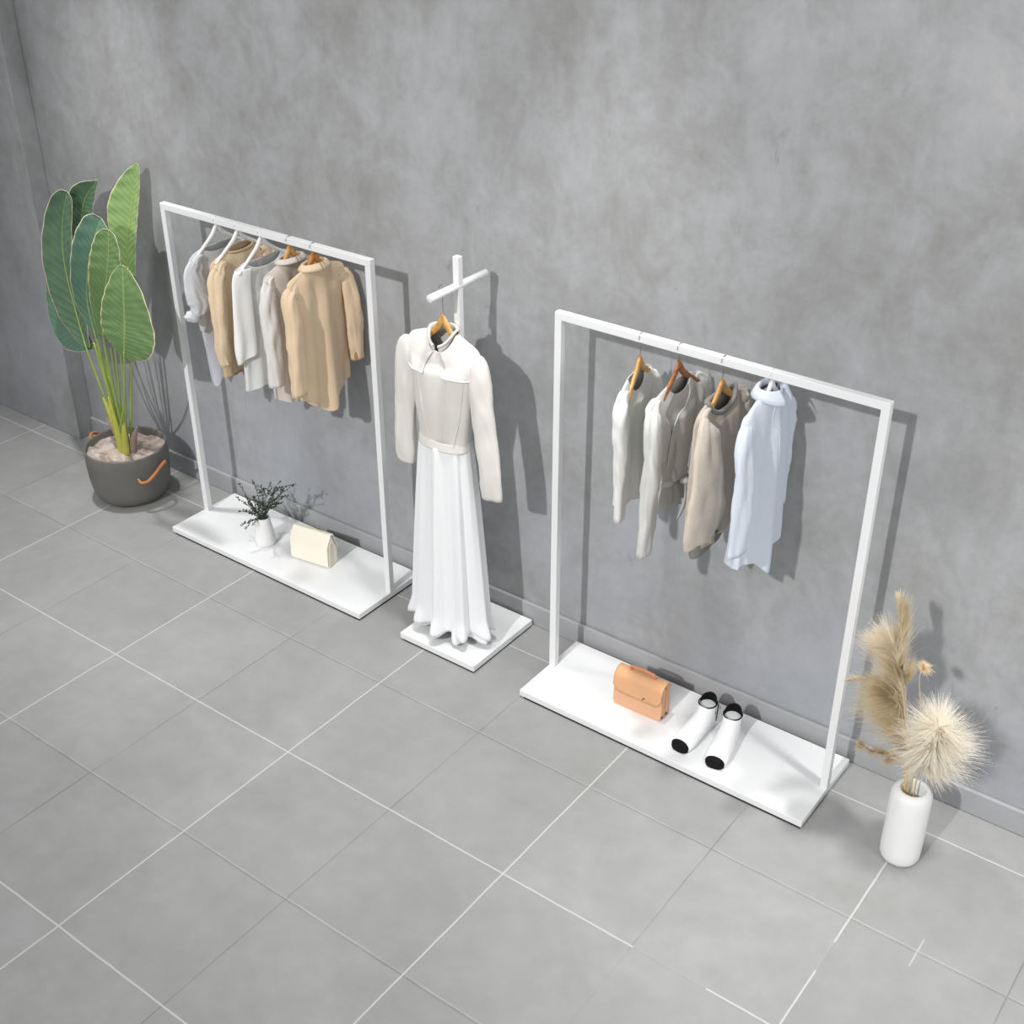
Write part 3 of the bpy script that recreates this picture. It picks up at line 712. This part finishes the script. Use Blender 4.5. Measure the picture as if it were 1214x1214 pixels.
for k, tip in enumerate(tips):
    r0 = Vector((-1.538+rnd.uniform(-.010, .010), -.262+rnd.uniform(-.010, .010), .155))
    tip = Vector(tip); d = tip-r0
    midp = r0+d*.5+Vector((0, 0, .16*d.length))+Vector((rnd.uniform(-.02, .02), rnd.uniform(-.02, .02), 0))
    P = [Vector(q) for q in catmull([tuple(r0), tuple(r0*.72+midp*.28), tuple(midp), tuple(tip)], 20)]
    root = empty('leafy_twig', tuple(r0), 0, 'thin dark twig with small olive leaves standing in the small white vase', 'twig', 'leafy twigs in the small vase')
    P = [p-r0 for p in P]
    gs = [tubegeo(P, [.0016*(1-.6*i/20) for i in range(21)], 5)]
    lv = []
    brs = [P]
    for _ in range(3):
        i0 = rnd.randint(6, 15); q = P[i0]; dd = (d.normalized()+Vector((rnd.uniform(-1, 1), rnd.uniform(-1, 1), rnd.uniform(-.3, .8)))*.8).normalized()*rnd.uniform(.03, .065)
        br = [q+dd*(s_/6)+Vector((0, 0, .006*math.sin(s_/2))) for s_ in range(7)]
        gs.append(tubegeo(br, .0009, 5)); brs.append(br)
    mesh('stem', *merge(gs), M['twig'], root)
    for br in brs:
        n = len(br)
        for i in range(3 if n > 7 else 1, n):
            for _ in range(2):
                q = br[i]; ax = Vector((rnd.uniform(-1, 1), rnd.uniform(-1, 1), rnd.uniform(-.6, 1))).normalized()
                sd = ax.cross(Vector((rnd.uniform(-1, 1), rnd.uniform(-1, 1), rnd.uniform(-1, 1)))).normalized(); nn = ax.cross(sd)
                L_ = rnd.uniform(.007, .013); W_ = L_*.30
                lv.append(([q, q+ax*L_*.35+sd*W_+nn*.001, q+ax*L_*.75+sd*W_*.8, q+ax*L_, q+ax*L_*.75-sd*W_*.8, q+ax*L_*.35-sd*W_+nn*.001, q+ax*L_*.5-nn*.002],
                           [(0, 1, 6), (1, 2, 6), (2, 3, 6), (3, 4, 6), (4, 5, 6), (5, 0, 6)]))
    o = mesh('leaves', *merge(lv), M['leafd'], root); o['kind'] = 'stuff'

# ------------------------------------------------------------------ tall vase and dried plumes
tv = empty('tall_vase', (1.472, -.334, 0), 0, 'tall rounded white ceramic floor vase holding dried pampas grass', 'vase')
v, f = lathegeo([(0, .002), (.050, .0), (.059, .004), (.0635, .016), (.0645, .05), (.0645, .245), (.063, .268), (.057, .283), (.047, .292), (.040, .291), (.037, .284), (.037, .12), (0, .11)], 64)
mesh('body', v, f, M['ceramic'], tv)
VX, VY = 1.472, -.334
def plume_mat(rgb):
    m = NT('dried_plume'); o_ = m.obco(); c = lin(rgb)
    col = m.mix(m.noise(o_, 40, 3), tuple(x*.88 for x in c), tuple(min(1, x*1.08) for x in c))
    m.base(col, .9, 0, .05); tr = m.n('ShaderNodeBsdfTranslucent'); m.put(tr.inputs[0], col)
    mx = m.n('ShaderNodeMixShader'); mx.inputs[0].default_value = .5
    m.t.links.new(m.b.outputs[0], mx.inputs[1]); m.t.links.new(tr.outputs[0], mx.inputs[2]); m.t.links.new(mx.outputs[0], m.out.inputs[0])
    return m.m
def plume(label, path, hairs, rgb, seed, hl=(.05, .11), droop=.5, side=None, spread=1.0, start=.25, stem=(206, 186, 140), w=.0008, fwd=.4, clumps=30, jit=.16):
    rn = random.Random(seed)
    key = 'p%s' % (rgb,)
    if key not in M: M[key] = plume_mat(rgb)
    if ('s', stem) not in M: M[('s', stem)] = plain('dry_stem', stem, .7)
    P = [Vector(q) for q in catmull(path, 40)]; r0 = P[0].copy(); P = [p-r0 for p in P]
    root = empty('pampas_plume', tuple(r0), 0, label, 'dried grass', 'dried pampas plumes in the tall vase')
    mesh('stalk', *tubegeo(P, [.0026*(1-.7*i/40) for i in range(41)], 6), M[('s', stem)], root)
    v = []; f = []
    nc = clumps; CL = []
    for c_ in range(nc):
        t = start+(1-start)*(c_+rn.random())/nc; i = min(39, int(t*40))
        T = (P[min(40, i+2)]-P[max(0, i-2)]).normalized(); a = rn.uniform(0, 2*PI)
        X_ = T.cross(Vector((.3, .2, 1))).normalized(); Y_ = T.cross(X_); out = X_*math.cos(a)+Y_*math.sin(a)
        if side is not None: out = (out*.6+Vector(side)*rn.uniform(.5, 1.3)).normalized()
        CL.append((t, (out*spread*rn.uniform(.5, 1)+T*fwd*rn.uniform(.4, 1.6)).normalized(), rn.uniform(.7, 1.15)))
    for h in range(hairs):
        t, dirn, ls = rn.choice(CL); t = min(1, max(start, t+rn.gauss(0, .03))); i = min(39, int(t*40)); q = P[i]*(1-(t*40-i))+P[i+1]*(t*40-i)
        T = (P[min(40, i+2)]-P[max(0, i-2)]).normalized(); X_ = T.cross(Vector((.3, .2, 1))).normalized()
        dirn = (dirn+Vector((rn.gauss(0, 1), rn.gauss(0, 1), rn.gauss(0, 1)))*jit).normalized()
        L_ = rn.uniform(*hl)*ls*(1.0-.35*abs(2*((t-start)/(1-start))-.9)**2)
        p = q.copy(); ww = T.cross(dirn)
        if ww.length < .01: ww = X_
        ww.normalize(); b = len(v); ns = 5
        for s_ in range(ns+1):
            wd = w*(1-.8*s_/ns)
            v += [p+ww*wd, p-ww*wd]
            dirn = (dirn+Vector((0, 0, -droop*.22))+Vector((rn.uniform(-1, 1), rn.uniform(-1, 1), rn.uniform(-1, 1)))*.05).normalized()
            p = p+dirn*(L_/ns)
        for s_ in range(ns): f.append((b+2*s_, b+2*s_+1, b+2*s_+3, b+2*s_+2))
    o = mesh('plume_hair', v, f, M[key], root); o['kind'] = 'stuff'
    return root
S0 = (VX-.01, VY, .13)
plume('tallest dried plume, beige, rising straight above the vase', [(1.462, -0.334, .13), (1.445, -0.334, 0.396), (1.395, -0.330, 0.604), (1.361, -0.330, 0.750), (1.326, -0.330, 0.915)], 1900, (236, 225, 198), 1, (.07, .12), -.05, None, .6, .58, fwd=1.0, clumps=13, jit=.08)
plume('cream dried plume fanning out towards the rack below the tallest one', [(1.458, -0.338, .13), (1.440, -0.335, 0.377), (1.406, -0.340, 0.550), (1.367, -0.345, 0.698), (1.335, -0.350, 0.798)], 3000, (244, 235, 218), 2, (.09, .18), .18, (-.8, -.1, .35), .95, .45, clumps=26, jit=.14)
plume('sandy dried plume spreading low towards the rack', [(1.456, -0.330, .13), (1.439, -0.335, 0.366), (1.418, -0.340, 0.472), (1.391, -0.350, 0.582), (1.357, -0.360, 0.654)], 3000, (232, 219, 190), 3, (.08, .17), .35, (-.7, -.1, .05), .9, .35, clumps=26, jit=.15)
plume('round pale cream fluffy plume leaning away from the rack', [(1.482, -0.338, .13), (1.478, -0.335, 0.345), (1.496, -0.340, 0.411), (1.512, -0.350, 0.494), (1.517, -0.360, 0.580)], 6500, (248, 242, 230), 4, (.05, .175), .35, None, 1.15, .30, fwd=.75, clumps=75, jit=.2)
plume('thin wispy plume sticking out low towards the rack', [(1.460, -0.326, .13), (1.445, -0.335, 0.345), (1.406, -0.350, 0.387), (1.351, -0.370, 0.400), (1.296, -0.390, 0.416)], 1200, (236, 223, 196), 5, (.02, .06), .2, None, .9, .35, clumps=30)
plume('wispy arched plume reaching sideways over the rack edge', [(1.455, -0.330, .13), (1.427, -0.335, 0.422), (1.376, -0.340, 0.585), (1.295, -0.360, 0.654), (1.221, -0.380, 0.632)], 1000, (240, 229, 206), 7, (.02, .05), .3, None, .9, .45, clumps=30)
plume('small curled cream tuft on a thin stalk above the round plume', [(1.478, -0.326, .13), (1.459, -0.330, 0.383), (1.455, -0.330, 0.535), (1.422, -0.330, 0.698), (1.429, -0.330, 0.749)], 500, (244, 228, 200), 6, (.02, .04), .5, None, 1, .88, clumps=16, jit=.3)

# ------------------------------------------------------------------ big potted plant
pp = empty('potted_plant', (-2.425, -.290, 0), 0, 'tall banana-leaf plant in a dark grey round pot with leather handles', 'potted plant')
m = NT('dark_grey_pot'); o_ = m.obco()
m.base(m.mix(m.noise(o_, 6, 5), lin((92, 91, 88)), lin((122, 120, 115))), .55, 0, .4); m.bump(m.noise(o_, 30, 4), .12, .004); M['pot'] = m.m
M['leather'] = plain('tan_leather_loop', (188, 120, 68), .6)
m = NT('sandy_soil'); o_ = m.obco(); nz = m.noise(o_, 16, 5, .65)
m.base(m.mix(m.ramp(nz, [(.4, 0.), (.62, 1.)]), lin((158, 142, 132)), lin((205, 193, 185))), .95, 0, .1); m.bump(m.noise(o_, 45, 4), .5, .02); M['soil'] = m.m
v, f = lathegeo([(0, .004), (.125, .0), (.148, .006), (.168, .030), (.182, .07), (.190, .13), (.193, .20), (.191, .262), (.189, .268), (.184, .268), (.181, .262), (.182, .20), (.178, .17), (0, .165)], 72)
mesh('pot', v, f, M['pot'], pp)
v = []; f = []; nr, na = 16, 60
for i in range(nr+1):
    r = .181*i/nr
    for j in range(na):
        a = 2*PI*j/na; v.append((r*math.cos(a), r*math.sin(a), .232+.018*noise.noise(Vector((r*math.cos(a)*14, r*math.sin(a)*14, 2)))+.010*noise.noise(Vector((r*math.cos(a)*40, r*math.sin(a)*40, 5)))))
for i in range(nr):
    for j in range(na): f.append((i*na+j, i*na+(j+1) % na, (i+1)*na+(j+1) % na, (i+1)*na+j))
mesh('soil', v, f, M['soil'], pp)
for ang, dz_ in ((-4, 0), (172, .035)):
    a0 = math.radians(ang)
    def P_(da, r, z): return (r*math.cos(a0+da), r*math.sin(a0+da), z+dz_)
    pth = catmull([P_(-.36, .190, .165), P_(-.33, .212, .158), P_(-.2, .224, .164), P_(-.05, .230, .190), P_(.1, .232, .216), P_(.24, .228, .226), P_(.33, .214, .212), P_(.36, .190, .190)], 30)
    h = tube('handle', pth, .0075, M['leather'], pp, 10)
    for da, z in ((-.36, .167), (.36, .192)):
        vv, ff = tubegeo([P_(da, .188, z), P_(da, .198, z)], .008, 12); mesh('rivet', vv, ff, M['steel'], h)

def leafmat(name, a, b, vein):
    m = NT(name); o_ = m.n('ShaderNodeUVMap').outputs[0]
    sep = m.n('ShaderNodeSeparateXYZ'); m.put(sep.inputs[0], o_); U, V = sep.outputs[0], sep.outputs[1]
    au = m.math('ABSOLUTE', m.math('SUBTRACT', U, .5))
    # side veins run outward from the midrib
    s_ = m.math('SINE', m.math('MULTIPLY', m.math('SUBTRACT', V, m.math('MULTIPLY', au, .18)), 120))
    n_ = m.noise(o_, 5, 4)
    col = m.mix(n_, lin(a), lin(b))
    col = m.mix(m.math('MULTIPLY', m.math('MULTIPLY', m.ramp(s_, [(.6, 0.), (1., 1.)]), m.ramp(V, [(.2, 1.), (.6, .15)])), .4), col, lin(tuple(max(0, c-45) for c in a)))
    rib = m.math('SUBTRACT', 1, m.math('DIVIDE', au, .022), clamp=True)
    col = m.mix(m.math('MULTIPLY', rib, .9), col, lin(vein))
    edge = m.math('GREATER_THAN', au, .485)
    col = m.mix(edge, col, lin((226, 214, 178)))
    m.base(col, .42, 0, .4); m.bump(s_, .15, .002)
    m.b.inputs['Subsurface Weight'].default_value = 0
    return m.m
LG = leafmat('bright_leaf', (128, 158, 98), (148, 176, 112), (190, 208, 150))
LO = leafmat('olive_leaf', (98, 126, 80), (118, 146, 92), (168, 186, 128))
LT = leafmat('teal_leaf', (82, 116, 98), (104, 140, 118), (150, 170, 130))
LD = leafmat('dark_leaf', (76, 102, 82), (98, 126, 98), (120, 140, 100))
M['stalk'] = plain('yellow_green_stalk', (150, 172, 84), .5, var=.2, sc=12); M['sheath'] = plain('yellow_sheath', (182, 184, 84), .5, var=.2, sc=30); M['dry'] = plain('dry_sheath', (148, 132, 122), .8, var=.2)
base = Vector((-2.425, -.290, 0))
def leaf(ctr, wl, wr, mat, wdir, cup=.15, stalk_to=(0, 0), tipw=.0):
    """ctr: world points base to tip; wl, wr: half widths along it; wdir: world direction of the right half"""
    C_ = [Vector(q)-base for q in catmull(ctr, 44)]
    W = catmull([(a, b) for a, b in zip(wl, wr)], 44); W_ = Vector(wdir).normalized()
    v = []; f = []; uv = []; n = 20
    for i, c in enumerate(C_):
        T = (C_[min(44, i+1)]-C_[max(0, i-1)]).normalized(); S = (W_-T*W_.dot(T)).normalized(); N_ = S.cross(T)
        if N_.y > 0: N_ = -N_
        tt = i/44; rd = math.sqrt(max(0, 1-((tt-.86)/.14)**2)) if tt > .86 else 1
        for j in range(n+1):
            s = -1+2*j/n; w = (W[i][0] if s < 0 else W[i][1]); w = max(w*rd, .0015)
            rip = .0018*math.sin(i*1.1+3*abs(s))*abs(s)
            v.append(c+S*s*w+N_*(cup*w*abs(s)**1.5+rip)); uv.append(((s+1)/2, i/44))
    for i in range(44):
        for j in range(n): f.append((i*(n+1)+j, i*(n+1)+j+1, (i+1)*(n+1)+j+1, (i+1)*(n+1)+j))
    o = mesh('leaf', v, f, mat, pp, solid=.0015)
    l = o.data.uv_layers.new(name='UVMap')
    for li, lp in enumerate(o.data.loops): l.data[li].uv = uv[lp.vertex_index]
    b0 = C_[0]; r0 = Vector((stalk_to[0], stalk_to[1], .232))
    P = [Vector(q) for q in catmull([tuple(r0), tuple(r0+Vector((stalk_to[0]*.2, 0, .12))), tuple(r0*.45+b0*.55+Vector((0, 0, .0))), tuple(b0), tuple(C_[3])], 24)]
    tube('leaf_stalk', P, [.0075-.004*i/24 for i in range(25)], M['stalk'], o, 8)
    # raised midrib
    rb = [C_[i] for i in range(0, 43, 2)]
    tube('midrib', rb, [.004*(1-.8*i/len(rb)) for i in range(len(rb))], M['stalk'], o, 6)
leaf([(-2.368, -0.160, 1.074), (-2.387, -0.120, 1.221), (-2.374, -0.090, 1.337), (-2.348, -0.070, 1.456), (-2.314, -0.060, 1.569)], [0.02, 0.09, 0.125, 0.085, 0.012], [0.05, 0.055, 0.045, 0.035, 0.018], LG, (1,.15,.05), 0.12, (0.03, 0.02))
leaf([(-2.689, -0.180, 0.886), (-2.693, -0.150, 1.104), (-2.674, -0.140, 1.262), (-2.631, -0.130, 1.374), (-2.529, -0.120, 1.473)], [0.03, 0.06, 0.075, 0.075, 0.003], [0.03, 0.06, 0.075, 0.06, 0.003], LD, (1,.15,.05), 0.15, (-0.01, 0.02))
leaf([(-2.638, -0.260, 0.690), (-2.699, -0.240, 0.854), (-2.747, -0.220, 1.080), (-2.731, -0.200, 1.266), (-2.665, -0.190, 1.415)], [0.01, 0.1, 0.115, 0.09, 0.05], [0.03, 0.075, 0.08, 0.07, 0.045], LD, (1,.15,.1), 0.2, (-0.03, 0.01))
leaf([(-2.597, -0.240, 0.702), (-2.735, -0.220, 0.710), (-2.874, -0.200, 0.739), (-2.947, -0.180, 0.868), (-2.967, -0.170, 0.973)], [0.01, 0.075, 0.085, 0.05, 0.003], [0.01, 0.05, 0.08, 0.05, 0.003], LT, (1,.1,.35), 0.1, (-0.04, 0.02))
leaf([(-2.489, -0.300, 0.799), (-2.503, -0.300, 0.968), (-2.451, -0.300, 1.136), (-2.394, -0.290, 1.267), (-2.334, -0.270, 1.377)], [0.005, 0.07, 0.09, 0.09, 0.065], [0.03, 0.06, 0.08, 0.1, 0.09], LT, (1,.1,.05), 0.2, (-0.01, -0.01))
leaf([(-2.373, -0.340, 0.842), (-2.315, -0.350, 1.013), (-2.255, -0.350, 1.156), (-2.227, -0.340, 1.271), (-2.215, -0.330, 1.368)], [0.03, 0.075, 0.1, 0.09, 0.05], [0.04, 0.075, 0.085, 0.085, 0.05], LO, (1,.05,.05), 0.12, (0.01, -0.01))
leaf([(-2.129, -0.420, 0.841), (-2.109, -0.420, 0.923), (-2.100, -0.410, 1.008), (-2.087, -0.400, 1.135), (-2.088, -0.380, 1.254)], [0.03, 0.12, 0.134, 0.1, 0.035], [0.03, 0.175, 0.205, 0.15, 0.04], LO, (1,.05,.02), 0.08, (0.01, -0.02))
for k, q in enumerate([(-2.520, -0.270, 0.731), (-2.481, -0.270, 0.741), (-2.435, -0.270, 0.753), (-2.403, -0.270, 0.761), (-2.365, -0.270, 0.771)]):
    b0 = Vector(q)-base; r0 = Vector((-.02+.009*k, .012*(-1)**k, .232))
    tube('stalk', [Vector(c) for c in catmull([tuple(r0), tuple(r0+Vector((-.004, 0, .13))), tuple(r0*.5+b0*.5), tuple(b0)], 20)], [.0065-.003*i/20 for i in range(21)], M['stalk'], pp, 8)
for k, (dx, dy, h, a) in enumerate(((-.015, -.015, .27, -.25), (.018, -.02, .20, .12), (.03, .005, .16, .25), (-.03, 0, .15, -.3), (.0, -.03, .30, -.05))):
    P = [(dx, dy, .225), (dx*1.2+a*.05, dy*1.1, .225+h*.4), (dx*1.3+a*.16, dy*1.2, .225+h*.75), (dx*1.3+a*.26, dy*1.2, .225+h)]
    v = []; f = []
    C_ = catmull(P, 16)
    for i, c in enumerate(C_):
        w = .020*(1-(i/16)**2)+.002
        for j in range(9):
            an = -1.6+3.2*j/8; v.append((c[0]+w*math.sin(an), c[1]-w*math.cos(an)+w*.5, c[2]))
    for i in range(16):
        for j in range(8): f.append((i*9+j, i*9+j+1, (i+1)*9+j+1, (i+1)*9+j))
    mesh('leaf_sheath', v, f, M['dry'] if k in (2, 3) else M['sheath'], pp, solid=.002)

# ------------------------------------------------------------------ camera
cam_d = D.cameras.new('camera'); cam = D.objects.new('camera', cam_d); COL.objects.link(cam)
cam_d.sensor_width = 36; cam_d.lens = 36*1511.09/1214; cam_d.clip_end = 60
r_ = Vector((0.801543, 0.597932, -0.002332)); u_ = Vector((-0.306156, 0.413753, 0.857366)); f_ = Vector((-0.513612, 0.686503, -0.514701))
cam.matrix_world = Matrix(((r_.x, u_.x, -f_.x, 2.2534), (r_.y, u_.y, -f_.y, -3.4800), (r_.z, u_.z, -f_.z, 3.1001), (0, 0, 0, 1)))
bpy.context.scene.camera = cam

# ------------------------------------------------------------------ light
def light(name, kind, loc, energy, color=(1, 1, 1), **k):
    l = D.lights.new(name, kind); l.energy = energy; l.color = color
    for a, v_ in k.items(): setattr(l, a, v_)
    o = D.objects.new(name, l); COL.objects.link(o); o.location = loc
    return o
s = light('key_spot', 'SPOT', (.6, -14, 9.9), 6000, (1, .985, .97), shadow_soft_size=.2, spot_size=math.radians(34), spot_blend=.7)
s.rotation_euler = (Vector((1.2, 0, 1.1))-s.location).to_track_quat('-Z', 'Y').to_euler()
for i, lx in enumerate((-2.45, -.8, .1, 2.05)):
    o = light('ceiling_spot', 'SPOT', (lx, -.48, 3.4), 175*(1.35, .35, 1.1, 1.6)[i], (1, .99, .975), shadow_soft_size=.08, spot_size=math.radians(60), spot_blend=1.0)
    o.rotation_euler = Vector((0, -.06, -1)).to_track_quat('-Z', 'Y').to_euler()

o = light('side_fill', 'AREA', (5.2, -1.5, 2.7), 52, (1, .99, .98), shape='DISK', size=1.6)  # added fill out of view, brightens the garment fronts from the right
o.rotation_euler = (Vector((0, -.2, .9))-o.location).to_track_quat('-Z', 'Y').to_euler()
w = D.worlds.new('studio'); bpy.context.scene.world = w; w.use_nodes = True
nt = w.node_tree; bg = nt.nodes['Background']; bg.inputs[0].default_value = (.985, .995, 1.0, 1); bg.inputs[1].default_value = .5
vs_ = bpy.context.scene.view_settings
vs_.view_transform = 'Standard'; vs_.look = 'None'; vs_.exposure = 0; vs_.gamma = 1; vs_.use_curve_mapping = False
